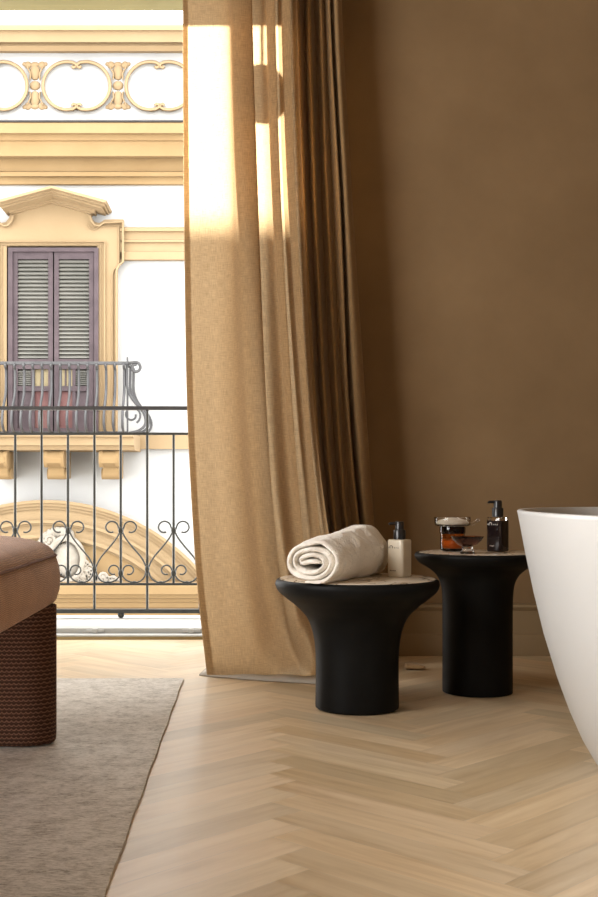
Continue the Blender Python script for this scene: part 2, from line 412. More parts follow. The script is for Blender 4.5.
# ------------------------------------------------------------------ own iron railing
RYY = 5.66
def RP(px, py, dy=0): v_ = P(px, py, RYY); return Vector((v_.x, RYY+dy, v_.z))
rail = tag(empty('balcony_railing', (-0.8, RYY, 0)), 'dark wrought iron balcony railing with heart-shaped scrolls just outside the door', 'railing')
def rpart(mb, name, mat=None):
    o = mb.build(name, mat or M['iron'], None, angle=40); o.parent = rail; o.matrix_parent_inverse = Matrix.Translation((0.8,-RYY,0)); return o
XL, XR = -1.95, 0.45
def rz(py): return H-(py-HY)*RYY/F
w = MB(); w.box(XL, XR, RYY-0.022, RYY+0.022, rz(410), rz(406.5)); rpart(w, 'handrail', M['iron_pale'])
w = MB(); w.box(XL, XR, RYY-0.010, RYY+0.010, rz(435), rz(432.6)); rpart(w, 'upper_rail')
w = MB(); w.box(XL, XR, RYY-0.010, RYY+0.010, rz(585.3), rz(583)); rpart(w, 'lower_rail')
w = MB(); w.box(XL, XR, RYY-0.018, RYY+0.018, rz(613), rz(609)); rpart(w, 'bottom_rail')
def spiral(cx, cy, r, a0, a1, r1=None, n=18):
    r1 = r if r1 is None else r1
    return [(cx+(r+(r1-r)*i/n)*math.cos(math.radians(a0+(a1-a0)*i/n)), cy-(r+(r1-r)*i/n)*math.sin(math.radians(a0+(a1-a0)*i/n))) for i in range(n+1)]
for k in range(-6, 10):
    cx = 68 + 26.4*k
    if not (XL < P(cx,0,RYY).x < XR): continue
    tall = k % 2 != 0
    w = MB()
    y0, y1 = (409, 610) if tall else (434, 584)
    w.tube([RP(cx, y0), RP(cx, y1)], 0.0065, 8); rpart(w, 'baluster')
    if tall:
        w = MB(); w.sphere(RP(cx, 569), 0.012, 6, (1,1,1.6)); rpart(w, 'collar')
        continue
    for yc in (530.5, 573):
        w = MB(); w.sphere(RP(cx, yc), 0.012, 6, (1.1,1,1.6)); rpart(w, 'collar')
    for sgn in (-1, 1):
        def m_(pts): return [RP(cx+sgn*(x), y, 0.012) for x, y in pts]
        # big S: curl, through the collar, outwards to the neighbouring bar
        cur = spiral(9.3, 528.3, 4.2, -60, -180-0, 5.6, 10) + spiral(9.3, 528.3, 5.6, 180, 20, 6.1, 12)
        cur = [(x, y) for x, y in cur]
        # curl drawn on the outer side, its end dips into the collar
        pts = spiral(9.3, 527.6, 4.6, 250, 360, 6.0, 12) + spiral(9.3, 527.6, 6.0, 10, 170, 6.4, 14) + [(1.6, 531), (2.6, 535), (6.5, 541), (13, 549), (19.5, 556.5), (23.4, 563), (25.6, 569)]
        w = MB(); w.tube([Vector(p) for p in catmull([tuple(v) for v in m_(pts)], 2)], 0.0042, 6); rpart(w, 'heart_scroll')
        pts = spiral(7.4, 570.6, 3.8, 250, 360, 5.0, 10) + spiral(7.4, 570.6, 5.0, 10, 168, 5.3, 12) + [(1.3, 574), (2.2, 577), (6, 580.8), (13, 582.8), (19.5, 581.2), (23.6, 576.5), (25.6, 570)]
        w = MB(); w.tube([Vector(p) for p in catmull([tuple(v) for v in m_(pts)], 2)], 0.0040, 6)
        w.sphere(RP(cx+sgn*13.2, 582.6, 0.012), 0.008, 5, (1.8,1,0.9)); rpart(w, 'foot_scroll')
for px in (-65, 121, 306):
    if P(px,0,RYY).x > XR: continue
    w = MB(); w.sphere((P(px,0,RYY).x, RYY, 0.030+0.0165), 0.017, 8); rpart(w, 'ball_foot')

# ------------------------------------------------------------------ building across the street
FY = 16.0
bld = tag(empty('townhouse', (-2.8, FY, -4)), 'ochre and white stucco townhouse with pedimented window across the street', 'building')
BINV = Matrix.Translation((2.8, -FY, 4))
def bp(mb, name, mat, parent=None, angle=30, bevel=0, bmat=None):
    o = mb.build(name, mat, None, angle=angle, bevel=bevel)
    o.parent = parent or bld
    o.matrix_parent_inverse = BINV if parent is None else Matrix.Identity(4)
    return o
def FP(px, py, d=0): return P(px, py, FY) + Vector((0, -d, 0)) if d == 0 else P(px, py, FY-d)
FX0, FX1 = -6.2, 3.2
def band(y_d, x0=None, x1=None, mb=None):
    """horizontal moulding, profile [(py, projection)]"""
    mb = mb or MB()
    a = FX0 if x0 is None else x0; b_ = FX1 if x1 is None else x1
    pts = [(a, FY+0.0, P(0, y_d[0][0], FY-y_d[0][1]).z)]
    for py, d in y_d: pts.append((a, FY-d, P(0, py, FY-d).z))
    pts.append((a, FY, P(0, y_d[-1][0], FY-y_d[-1][1]).z))
    return mb.prism(pts, (b_-a, 0, 0))
w = MB(); w.box(FX0, FX1, FY, FY+1.5, -4, P(0,26,FY).z); bp(w, 'wall', M['white_stucco'])
bp(band([(24,.42),(26,.46),(30,.46),(31,.40),(42,.36),(43,.26),(46,.28),(51,.22),(52,.10)]), 'roof_cornice', M['ochre'])
bp(band([(121,.55),(123,.60),(133,.58),(134.5,.48),(140,.46),(141.5,.42),(156,.40),(157,.36),(158.5,.16),(166,.15),(171,.13),(172,.18),(176,.18),(177.5,.10),(184,.08)]), 'main_cornice', M['ochre_deep'])
bp(band([(120.2,.62),(121.2,.62)]), 'lead_flashing', M['iron_pale'])
# white parapet panel
w = MB(); w.box(FX0, FX1, FY-0.06, FY, P(0,121,FY).z, P(0,51,FY).z); bp(w, 'parapet_panel', M['white_stucco'])
# oval rings with inward curls, and the rosettes between them
def ribbon(pts, width, d0, d1, closed=False, mb=None):
    """raised flat band on the facade following px points"""
    mb = mb or MB(); k = len(pts); L_ = []; R_ = []
    for i, (x, y) in enumerate(pts):
        a = pts[(i-1) % k] if (closed or i > 0) else pts[i]; c_ = pts[(i+1) % k] if (closed or i < k-1) else pts[i]
        tx, ty = c_[0]-a[0], c_[1]-a[1]; l_ = math.hypot(tx, ty) or 1; nx, ny = -ty/l_, tx/l_
        L_.append((x+nx*width/2, y+ny*width/2)); R_.append((x-nx*width/2, y-ny*width/2))
    vs = []; fs = []
    for i in range(k):
        for (q, d) in ((L_[i], d0), (L_[i], d1*0.8+d0*0.2), ((L_[i][0]*.75+R_[i][0]*.25, L_[i][1]*.75+R_[i][1]*.25), d1), ((L_[i][0]*.25+R_[i][0]*.75, L_[i][1]*.25+R_[i][1]*.75), d1), (R_[i], d1*0.8+d0*0.2), (R_[i], d0)):
            vs.append(P(q[0], q[1], FY-d))
    n = 6
    for i in range(k if closed else k-1):
        i2 = (i+1) % k
        for j in range(n): fs.append((i*n+j, i*n+(j+1)%n, i2*n+(j+1)%n, i2*n+j))
    if not closed: fs += [tuple(range(n-1,-1,-1)), tuple((k-1)*n+j for j in range(n))]
    return mb.add(vs, fs)
for k in range(-3, 3):
    cx = 76.5 + 83*k
    w = MB()
    for sg in (-1, 1):
        for sv in (-1, 1):
            pts = []
            for i in range(25):
                a = math.radians(90*i/24); 
                pts.append((cx+sg*(9+24.5*math.cos(a)), 85.7+sv*24*math.sin(a)))
            pts += [(cx+sg*4, 85.7+sv*23.4), (cx+sg*0.8, 85.7+sv*21.5), (cx+sg*0.4, 85.7+sv*19.2), (cx+sg*3.2, 85.7+sv*18.2), (cx+sg*4.4, 85.7+sv*20)]
            ribbon(pts, 3.6, 0.03, 0.15, mb=w)
    bp(w, 'oval_moulding', M['ochre'])
    rx = cx + 41.5; w = MB()
    def blob(x, y, r, sx=1, sz=1, d=0.06): w.sphere(P(x, y, FY-d), r*FY/F, 6, (sx, 0.6, sz))
    for sv in (-1, 1):
        cy = 85.7
        blob(rx, cy+sv*13, 5.2, 1.05, 1.5); blob(rx, cy+sv*21, 3.6, 1.2, .8); blob(rx-7, cy+sv*20.5, 3.8); blob(rx+7, cy+sv*20.5, 3.8); blob(rx-10.5, cy+sv*21.5, 2.2); blob(rx+10.5, cy+sv*21.5, 2.2)
        ribbon([(rx-8, cy+sv*19), (rx-4.5, cy+sv*12), (rx-5, cy+sv*6)], 1.6, 0.03, 0.12, mb=w); ribbon([(rx+8, cy+sv*19), (rx+4.5, cy+sv*12), (rx+5, cy+sv*6)], 1.6, 0.03, 0.12, mb=w)
        blob(rx, cy+sv*8, 2.4, 1.6, .7)
    blob(rx, 85.7, 4.8, 1.15, 1)
    bp(w, 'rosette', M['ochre'])
# string course
bp(band([(227,.10),(228.5,.13),(231,.13),(232,.08),(239,.07),(240,.10),(242,.10),(243,.06),(251,.06),(252,.10),(259.5,.10)], x0=P(121,0,FY).x), 'string_course', M['ochre'])
bp(band([(227,.10),(228.5,.13),(231,.13),(232,.08),(239,.07),(240,.10),(242,.10),(243,.06),(251,.06),(252,.10),(259.5,.10)], x1=P(-19,0,FY).x), 'string_course', M['ochre'])
# window surround
WC = 51.5
def mirror(half): return half + [(2*WC-x, y) for x, y in reversed(half)]
half = [(WC, 197), (92, 208), (91.2, 214), (92.5, 219.5), (96, 223.8), (100.5, 224.6), (105.5, 221.2), (124.2, 220.8), (124.2, 260.5), (120, 264), (117.8, 269), (117.8, 434)]
left = [(2*WC-x, y) for x, y in reversed(half[1:])]
outer = half + left
inner = [(98.2, 434), (98.2, 247.5), (8.2, 247.5), (8.2, 434)]
w = MB()
# slab with window hole: right jamb, left jamb, head
def slab(pxs, d0, d1, mb): mb.prism([P(x, y, FY-d0) for x, y in pxs], P(pxs[0][0], pxs[0][1], FY-d1)-P(pxs[0][0], pxs[0][1], FY-d0)) 
head = half[:-1] + [(117.8, 269), (98.2, 269), (98.2, 247.5), (8.2, 247.5), (8.2, 269), (2*WC-117.8, 269)] + left[2:]
head = half[:11] + [(98.2, 269), (98.2, 247.5), (8.2, 247.5), (8.2, 269)] + left[1:]
w.prism([P(x, y, FY) for x, y in head], (0, -0.10, 0))
w.prism([P(x, y, FY) for x, y in [(98.2,269),(117.8,269),(117.8,434),(98.2,434)]], (0, -0.10, 0))
w.prism([P(x, y, FY) for x, y in [(2*WC-117.8,269),(8.2,269),(8.2,434),(2*WC-117.8,434)]], (0, -0.10, 0))
bp(w, 'window_surround', M['ochre'])
w = MB()
hp = catmull([tuple(p) for p in half[1:]], 1)
ribbon([(x-1.2, y+1.2) for x, y in half[2:]], 2.6, 0.08, 0.17, mb=w); ribbon([(2*WC-x+1.2, y+1.2) for x, y in half[2:]], 2.6, 0.08, 0.17, mb=w)
ribbon([(x-5.5, y+5) if i < 8 else (x-5.5, y) for i, (x, y) in enumerate(half[3:])], 1.2, 0.08, 0.13, mb=w)
ribbon([(104.8, 434), (104.8, 241.8), (-1.8, 241.8), (-1.8, 434)], 1.8, 0.08, 0.14, mb=w)
ribbon([(101, 434), (101, 245), (2, 245), (2, 434)], 1.2, 0.08, 0.12, mb=w)
bp(w, 'surround_moulding', M['ochre'])
# pediment: stacked raking mouldings
w = MB()
def rake(apy, tipx, tipy, th, d):
    top = [(WC, apy), (tipx, tipy)]; bot = [(tipx-3*th/9, tipy+th), (WC, apy+th)]
    poly = [(2*WC-tipx, tipy), (WC, apy), (tipx, tipy), (tipx-1.5, tipy+th), (WC, apy+th), (2*WC-tipx+1.5, tipy+th)]
    w.prism([P(x, y, FY-d) for x, y in poly], (0, d, 0))
rake(185.6, 106.5, 200.2, 2.4, 0.62); rake(188, 105.5, 202.4, 3.4, 0.52); rake(191.3, 103, 205.4, 3.0, 0.44)
rake(194.2, 99, 207.0, 2.4, 0.28); rake(196.4, 95.5, 208.6, 4.0, 0.22); rake(200.4, 92.5, 211.6, 2.2, 0.16)
bp(w, 'pediment', M['ochre'])
# shutters
def fbox(mb, x0, x1, y0, y1, d0, d1):
    a = P(x0, y1, FY-d1); b_ = P(x1, y0, FY-d1); mb.box(a.x, b_.x, FY-d1, FY-d0, a.z, b_.z)
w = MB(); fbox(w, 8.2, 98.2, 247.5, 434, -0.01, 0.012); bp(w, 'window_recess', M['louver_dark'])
w = MB(); fbox(w, 8, 12.5, 247.5, 434, 0, .13); fbox(w, 94, 98.4, 247.5, 434, 0, .13); fbox(w, 12.5, 94, 247.5, 251.5, 0, .128)
bp(w, 'shutter_frame', M['purple'])
for x0, x1 in ((13, 52.8), (54.2, 93.6)):
    w = MB(); sw = 4.6
    fbox(w, x0, x0+sw, 252, 434, 0.02, .10); fbox(w, x1-sw, x1, 252, 434, 0.02, .10)
    fbox(w, x0, x1, 252, 259, 0.02, .095); fbox(w, x0, x1, 359, 369, 0.02, .095); fbox(w, x0, x1, 386, 391, 0.02, .095); fbox(w, x0, x1, 428, 434, 0.02, .095)
    xm = (x0+x1)/2
    fbox(w, xm-1.6, xm+1.6, 369, 434, 0.02, .09)
    fbox(w, (x0+sw) if x0 < 30 else xm, xm if x0 < 30 else (x1-sw), 391, 428, 0.02, .06)
    sh = bp(w, 'shutter', M['purple'])
    w = MB(); n = 25
    for i in range(n):
        y = 261.5 + (357-261.5)*i/(n-1)
        a = P(x0+sw-.3, y+1.0, FY-.085); b_ = P(x1-sw+.3, y-1.0, FY-.05)
        w.prism([(a.x, FY-.090, a.z), (a.x, FY-.082, a.z-.004), (a.x, FY-.042, b_.z+.004), (a.x, FY-.05, b_.z+.010)], (b_.x-a.x, 0, 0))
    for i in range(7):
        y = 371.5 + i*2.1; xa, xb = (x0+sw, xm-1.6) if x0 < 30 else (xm+1.6, x1-sw)
        a = P(xa, y+.8, FY-.085); b_ = P(xb, y-.4, FY-.05)
        w.prism([(a.x, FY-.090, a.z), (a.x, FY-.082, a.z-.004), (a.x, FY-.042, b_.z+.004), (a.x, FY-.05, b_.z+.008)], (b_.x-a.x, 0, 0))
    o = bp(w, 'louver', M['louver'], sh); 
    w = MB(); xa, xb = (xm+1.6, x1-sw) if x0 < 30 else (x0+sw, xm-1.6)
    fbox(w, xa, xb, 369, 386, 0.02, .05); bp(w, 'pane', M['yellowpane'], sh)
    w = MB(); fbox(w, xa, xb, 391, 428, 0.02, .06); bp(w, 'lower_panel', M['redpaint'], sh)
    w = MB(); fbox(w, (xa+xb)/2-.7, (xa+xb)/2+.7, 369, 386, 0.04, .07); bp(w, 'glazing_bar', M['purple'], sh)
    w = MB(); fbox(w, x1-6.2 if x0 < 30 else x0-.6, x1+.6 if x0 < 30 else x0+6.2, 258, 360, 0.09, .108)
# balcony slab with mouldings + brackets
bx0, bx1 = P(-32, 0, FY-.9).x, P(134, 0, FY-.9).x
w = MB(); pr = [(.0,433.2),(.98,433.2),(.98,436.5),(.92,438),(.92,446),(.86,447.5),(.82,450),(.0,450)]
band([(433.2,.98),(436.5,.98),(438,.92),(445,.92),(446.5,.86),(450,.82)], bx0, bx1, w)
bp(w, 'balcony_slab', M['ochre'])
bp(band([(434,.08),(449,.08)], bx1-0.1), 'string_course', M['ochre'])
for cx in (-1.5+0-0.5, 54.5, 109.5):
    w = MB(); d = .72
    x0 = P(cx-10, 0, FY-d).x; x1 = P(cx+10, 0, FY-d).x; zt = P(0, 451, FY-d).z; zb = P(0, 478, FY-.45).z; h_ = zt-zb
    prof = [(0, zt), (-.80, zt), (-.80, zt-.05)]
    for i in range(13): a = math.radians(60-200*i/12); prof.append((-.66-.13*math.cos(a)*1.0, zt-.15+.12*math.sin(a)*-1*-1))
    prof = [(0, zt), (-.74, zt), (-.80, zt-.04), (-.83, zt-.10), (-.81, zt-.16), (-.74, zt-.20), (-.66, zt-.205), (-.62, zt-.23), (-.60, zt-.30), (-.58, zt-.33), (-.54, zt-.36), (-.47, zt-.375), (-.40, zt-.37), (0, zt-.36)]
    w.prism([(x0+.03, FY+a, z) for a, z in prof], (x1-x0-.06, 0, 0))
    for xx in (x0, x1-.05):
        w.tube([(xx+.0, FY-.70, zt-.10), (xx+.05, FY-.70, zt-.10)], .12, 16); w.tube([(xx, FY-.47, zt-.30), (xx+.05, FY-.47, zt-.30)], .075, 14)
    bp(w, 'balcony_bracket', M['ochre_deep'])
# bellied iron railing of that balcony
RD = 0.90
def bal(px, side=False):
    w = MB(); x = P(px, 0, FY-RD).x; zt = P(0, 364, FY-RD).z; zb = P(0, 433, FY-RD).z; hh = zt-zb
    prof = [(0.0, .985), (0.03, .995), (0.05, .97), (0.03, .94), (0, .90), (0, .70), (0.02, .56), (0.09, .44), (0.17, .32), (0.205, .2), (0.19, .10), (0.12, .03), (0.04, 0.0)]
    pts = catmull([(x, FY-RD-a*1.15, zb+hh*t) for a, t in prof], 3)
    w.tube(pts, 0.018, 6); return w
rl = MB(); zt = P(0, 363.2, FY-RD).z; xr = P(127, 0, FY-RD).x; xl = P(-30, 0, FY-RD).x
rl.box(xl, xr+.02, FY-RD-.03, FY-RD+.03, zt-.02, zt+.02); rl.box(xr-.02, xr+.02, FY-RD, FY-.06, zt-.02, zt+.02); rl.box(xl, xr, FY-RD-.03, FY-RD+.03, P(0,433,FY-RD).z-.01, P(0,431.5,FY-RD).z)
rr = bp(rl, 'iron_balustrade', M['iron_pale'])
for px in [6+9.1*i for i in range(-4, 14)]:
    bp(bal(px), 'baluster', M['iron_pale'], rr)
# side return, bulging outwards, with its scrolls
for t in (0.0, .42, .84):
    zt_ = P(0, 364, FY-RD).z; zb_ = P(0, 433, FY-RD).z; hh = zt_-zb_
    prof = [(0.0, .985), (0, .90), (0, .70), (0.03, .56), (0.09, .44), (0.17, .32), (0.205, .2), (0.19, .10), (0.12, .03), (0.02, 0.0)]
    pts = catmull([(xr+a*1.2, FY-RD+t, zb_+hh*q) for a, q in prof], 3)
    w = MB(); w.tube(pts, 0.018, 6); bp(w, 'baluster', M['iron_pale'], rr)
w = MB(); c = P(135.5, 369, FY-RD)
sp = [(xr, FY-RD, zt)] + [(c.x+.075*(1-.55*i/20)*math.cos(math.radians(120-420*i/20)), FY-RD, c.z+.02+.075*(1-.55*i/20)*math.sin(math.radians(120-420*i/20))) for i in range(21)]
w.tube(sp, .02, 6); c2 = P(132, 415, FY-RD)
w.tube([(c2.x+.12*(1-.6*i/20)*math.cos(math.radians(-60+430*i/20)), FY-RD, c2.z+.12*(1-.6*i/20)*math.sin(math.radians(-60+430*i/20))) for i in range(21)], .014, 6)
w.tube([P(127.5, y, FY-RD) for y in (357, 380, 433)], .012, 6)
bp(w, 'end_scroll', M['iron_pale'], rr)
# arch over the street door
AX, AY = 45.0, 706.0
def arc(r0, r1, d, mb, n=60, hb=586):
    ao = math.degrees(math.asin((AY-hb)/r0)) if False else 30
    vs = []; fs = []
    for i in range(n+1):
        a = math.radians(28 + 124*i/n)
        for r, dd in ((r0, 0), (r0, d), (r1, d), (r1, 0)): vs.append(P(AX+r*math.cos(a), AY-r*math.sin(a), FY-dd))
    for i in range(n):
        for j in range(4): fs.append((i*4+j, i*4+(j+1)%4, (i+1)*4+(j+1)%4, (i+1)*4+j))
    fs += [(3,2,1,0), tuple(n*4+j for j in range(4))]
    mb.add(vs, fs)
w = MB(); arc(206, 203, .26, w); arc(203, 200, .22, w); arc(200, 197, .17, w); arc(197, 186, .13, w); arc(186, 183, .18, w); arc(183, 181, .12, w); arc(181, 172, .08, w); arc(172, 168, .11, w); arc(168,166,.05,w)
bp(w, 'arch_moulding', M['ochre'])
w = MB(); w.prism([P(AX+167*math.cos(math.radians(40+100*i/40)), AY-167*math.sin(math.radians(40+100*i/40)), FY) for i in range(41)], (0, -.03, 0)); bp(w, 'arch_infill', M['ochre_deep'])
w = MB(); band([(583,.42),(586,.45),(594,.42),(596,.36),(598,.34),(599,.26),(602,.24),(603,.20),(607,.18),(609,.12),(660,.10)], mb=w); bp(w, 'door_cornice', M['ochre_deep'])
# stucco cartouche in the arch
w = MB()
c = P(66, 560, FY-.16)
w.tube([(c.x+.235*math.cos(2*PI*i/32), c.y, c.z+.30*math.sin(2*PI*i/32)) for i in range(32)], .045, 8, closed=True)
w.sphere((c.x, FY-.06, c.z), .20, 10, (1, .5, 1.25))
for i in range(9):
    a = math.radians(60+90*i/8); w.sphere((c.x-.10+.30*math.cos(a), FY-.10, c.z+.04+.34*math.sin(a)), .060, 6, (1, .8, 1.4))
for k_, (x, y, r) in enumerate([(84,577,5),(88,571,4.6),(93,577,4.4),(98,581,4),(103,577,4.2),(108,581,3.6),(113,580,3),(84,564,3),(78,580,4),(118,583,2.5),(50,580,5),(42,576,4.5),(36,580,4),(28,578,4.5),(20,582,3.5),(50,540,4),(42,545,4)]):
    q = P(x, y, FY-.14); w.sphere((q.x, q.y, q.z), r*FY/F, 6, (1.1, .8, .9))
    rr_ = r*1.6*FY/F
    w.tube([(q.x+rr_*(1-.6*i/14)*math.cos(math.radians(40*k_+400*i/14)), FY-.17, q.z+rr_*(1-.6*i/14)*math.sin(math.radians(40*k_+400*i/14))) for i in range(15)], .022, 6)
bp(w, 'stucco_cartouche', M['cream_stucco'])
struct(MB().box(-12, 12, 5.2, 19, -4.2, -4.0).build('street', M['asphalt']))

# ------------------------------------------------------------------ curtains
def curtain(name, rows, cols, mat, label, thick=0.0015, bottom_idx=True):
    """rows: list of (z, [ (px, Y) ... ]) ; catmull both ways"""
    grid = []
    for z, pts in rows:
        row = catmull([((px-CX)*Y/F, Y) for px, Y in pts], cols)
        grid.append([(x, y, z) for x, y in row])
    nr = len(grid); nc = len(grid[0]); out = []
    colsp = [catmull([grid[i][j] for i in range(nr)], 14) for j in range(nc)]
    nn = len(colsp[0])
    vs = [tuple(colsp[j][i]) for i in range(nn) for j in range(nc)]
    fs = [(i*nc+j, i*nc+j+1, (i+1)*nc+j+1, (i+1)*nc+j) for i in range(nn-1) for j in range(nc-1)]
    me = bpy.data.meshes.new(name); me.from_pydata(vs, [], fs)
    uvl = me.uv_layers.new(name='UVMap')
    mid = nn//2; acc = [0]
    for j in range(1, nc): acc.append(acc[-1] + (Vector(vs[mid*nc+j])-Vector(vs[mid*nc+j-1])).length)
    for p in me.polygons:
        for li in p.loop_indices:
            vi = me.loops[li].vertex_index; uvl.data[li].uv = (acc[vi % nc], vs[vi][2])
    me.polygons.foreach_set('use_smooth', [True]*len(me.polygons)); me.materials.append(mat)
    o = bpy.data.objects.new(name, me); COL.objects.link(o)
    if thick:
        md = o.modifiers.new('t', 'SOLIDIFY'); md.thickness = thick; md.offset = 0
    return o, vs, nc, nn
Zof = lambda y, Y=4.2: H+(HY-y)*Y/F
def row(z, xs, base, ds): return (z, [(x, (base[0]+(base[1]-base[0])*i/(len(xs)-1))+d) for i, (x, d) in enumerate(zip(xs, ds))])
#        hem  flat  flat   flat  ridge  side  lit   lit   ridge side  edge
#        hem   flat  flat  flat | fold over       | lit  lit | fold          | lit  | fold        edge
ds0 = [0.01, 0.02, 0.035, 0.015, -0.045, -0.03, 0.005, 0.04, 0.03, -0.025, 0.0, 0.035, 0.025, -0.03, 0.01, 0.03, 0.0]
dsm = [d*0.95 for d in ds0]
rows = [
 row(3.08,       [184,192,209,226,233,249,230,251,263,273,264,274,278,288,280,290,294], (4.25,4.25), dsm),
 row(Zof(0),     [183,192,210,227,234,252,230,253,265,275,266,276,280,290,281,291,297], (4.25,4.24), ds0),
 row(Zof(200),   [184,194,213,230,240,258,236,259,270,281,272,282,286,296,288,298,303], (4.22,4.20), ds0),
 row(Zof(400),   [187,198,218,236,248,266,251,267,279,292,285,295,299,308,302,308,313], (4.18,4.14), [.01,.02,.045,.01,-.075,-.05,.0,.06,.035,-.035,-.01,.035,.02,-.03,0,.02,0]),
 row(Zof(540),   [194,205,226,246,259,276,272,281,291,303,303,309,315,321,322,325,330], (4.14,4.09), [.01,.02,.055,.02,-.10,-.07,.0,.07,.03,-.03,.0,.02,.01,-.02,.0,.01,0]),
 row(Zof(610),   [200,212,233,254,270,285,287,294,303,313,317,321,327,333,338,342,345], (4.11,4.06), [.01,.02,.05,.03,-.10,-.11,-.02,.07,.05,-.0,.01,.02,.01,.0,.0,.0,0]),
 row(0.065,      [205,218,239,258,275,291,299,305,312,320,326,330,336,341,345,348,352], (4.09,4.02), [.01,.015,.02,.02,-.02,-.075,-.08,-.02,.04,.03,.02,.02,.01,0,0,0,0]),
 row(0.006,      [207,220,240,260,277,293,302,308,316,325,331,335,341,346,350,354,358], (4.07,3.99), [0]*17),
]
sheer, vs_s, nc_s, nn_s = curtain('linen_curtain', rows, 8, M['linen'], '', thick=0)
tag(sheer, 'sand linen curtain lit through by sun, hanging at the open balcony door', 'curtain')
# doubled side hem on the free edge
me = bpy.data.meshes.new('side_hem'); k = 6
vs = [(vs_s[i*nc_s+j][0]-(0.001 if j == 0 else 0), vs_s[i*nc_s+j][1]+0.004, vs_s[i*nc_s+j][2]) for i in range(nn_s) for j in range(k)]
me.from_pydata(vs, [], [(i*k+j, i*k+j+1, (i+1)*k+j+1, (i+1)*k+j) for i in range(nn_s-1) for j in range(k-1)])
uvl = me.uv_layers.new(name='UVMap')
for p in me.polygons:
    for li in p.loop_indices:
        q = vs[me.loops[li].vertex_index]; uvl.data[li].uv = (q[0], q[2])
me.polygons.foreach_set('use_smooth', [True]*len(me.polygons)); me.materials.append(M['linen'])
hem = bpy.data.objects.new('side_hem', me); COL.objects.link(hem); hem.parent = sheer
# pale lining edge spreading on the floor
w = MB(); A = []
top = [P(x, y, (H*F)/(y-HY)) for x, y in ((206,672),(225,674),(250,676),(280,678),(305,680),(322,681))]
bot = [P(x, y, (H*F)/(y-HY)) for x, y in ((199,676.0),(222,678),(250,680.5),(280,682.5),(305,684),(322,685))]
tp = catmull([(q.x, q.y+0.03, 0.010) for q in top], 4); bt = catmull([(q.x, q.y, 0.0035) for q in bot], 4)
n = len(tp)
for i in range(n): bt[i][1] += 0.004*math.sin(i*1.7); tp[i][2] += 0.002*math.sin(i*1.1)
w.add([tuple(a) for a in tp]+[tuple(a) for a in bt], [(i, i+1, n+i+1, n+i) for i in range(n-1)])
o = w.build('trailing_hem', M['lining'], sheer); md = o.modifiers.new('t', 'SOLIDIFY'); md.thickness = 0.003; md.offset = 0
o['label'] = 'pale grey lining edge lying on the floor'
# heavier pleated drape beside it
pl = lambda k_: k_
dsb = [0.03,-0.02,0.035,-0.03,0.04,-0.03,0.04,-0.02,0.015,-0.03,0.045,-0.025,0.0,0.03]
rowsb = [
 row(3.08,       [281,286,290,295,300,306,312,318,322,327,328,333,337,337.5], (4.37,4.40), dsb),
 row(Zof(0),     [283,289,293,298,304,309.5,315,321,325,330,330,336,341.5,342], (4.37,4.40), dsb),
 row(Zof(200),   [290,296,300,305,311,316,322,328,333,340,341,346,352,352.5], (4.35,4.39), dsb),
 row(Zof(400),   [300,306,310,315,320,325,331,337,342,348,349,356,364.5,365], (4.32,4.38), dsb),
 row(Zof(540),   [312,318,322,327,332,337,343,348,353,360,361,367,374.5,375], (4.28,4.37), dsb),
 row(0.10,       [322,329,335,341,347,352,357,362,368,374,375,381,387,388], (4.24,4.36), dsb),
 row(0.006,      [323,330,336,342,348,353,358,364,370,376,377,384,391,392], (4.16,4.33), dsb),
]
drape, vs_d, nc_d, nn_d = curtain('pleated_curtain', rowsb, 7, M['drape'], '', thick=0.004)
tag(drape, 'darker tan pleated curtain in tight vertical folds against the brown wall', 'curtain')
# its corner, rumpled on the floor behind the low table
w = MB(); rings = []
for i in range(9):
    t = i/8; x = 0.56+0.075*t; y = 4.22+0.012*math.sin(t*5); r = 0.014*math.sin(PI*min(1, .25+t*.72))+0.003
    rings.append([(x, y+1.9*r*math.cos(2*PI*j/12), max(0.003, 0.012+r*.8*math.sin(2*PI*j/12)*(1+.2*math.sin(j*2+i)))) for j in range(12)])
w.loft(rings); w.build('trailing_corner', M['drape'], drape, sub=1)
# curtain track up at the ceiling
w = MB(); w.box(-1.9, 0.6, 4.22, 4.26, RZ-0.02, RZ); w.box(-1.9, 0.6, 4.38, 4.42, RZ-0.02, RZ)
tr = w.build('curtain_track', M['alu']); tag(tr, 'pale double curtain track fixed under the ceiling', 'curtain track')
# pleat tape up to the track
for o_, vs_, nc_ in ((sheer, vs_s, nc_s), (drape, vs_d, nc_d)):
    t = [vs_[j] for j in range(nc_)]
    me = bpy.data.meshes.new('heading_tape'); n = len(t)
    me.from_pydata([(a[0],a[1],3.075) for a in t]+[(a[0],a[1],RZ-0.02) for a in t], [], [(i,i+1,n+i+1,n+i) for i in range(n-1)])
    me.materials.append(M['drape']); h_ = bpy.data.objects.new('heading_tape', me); COL.objects.link(h_); h_.parent = o_

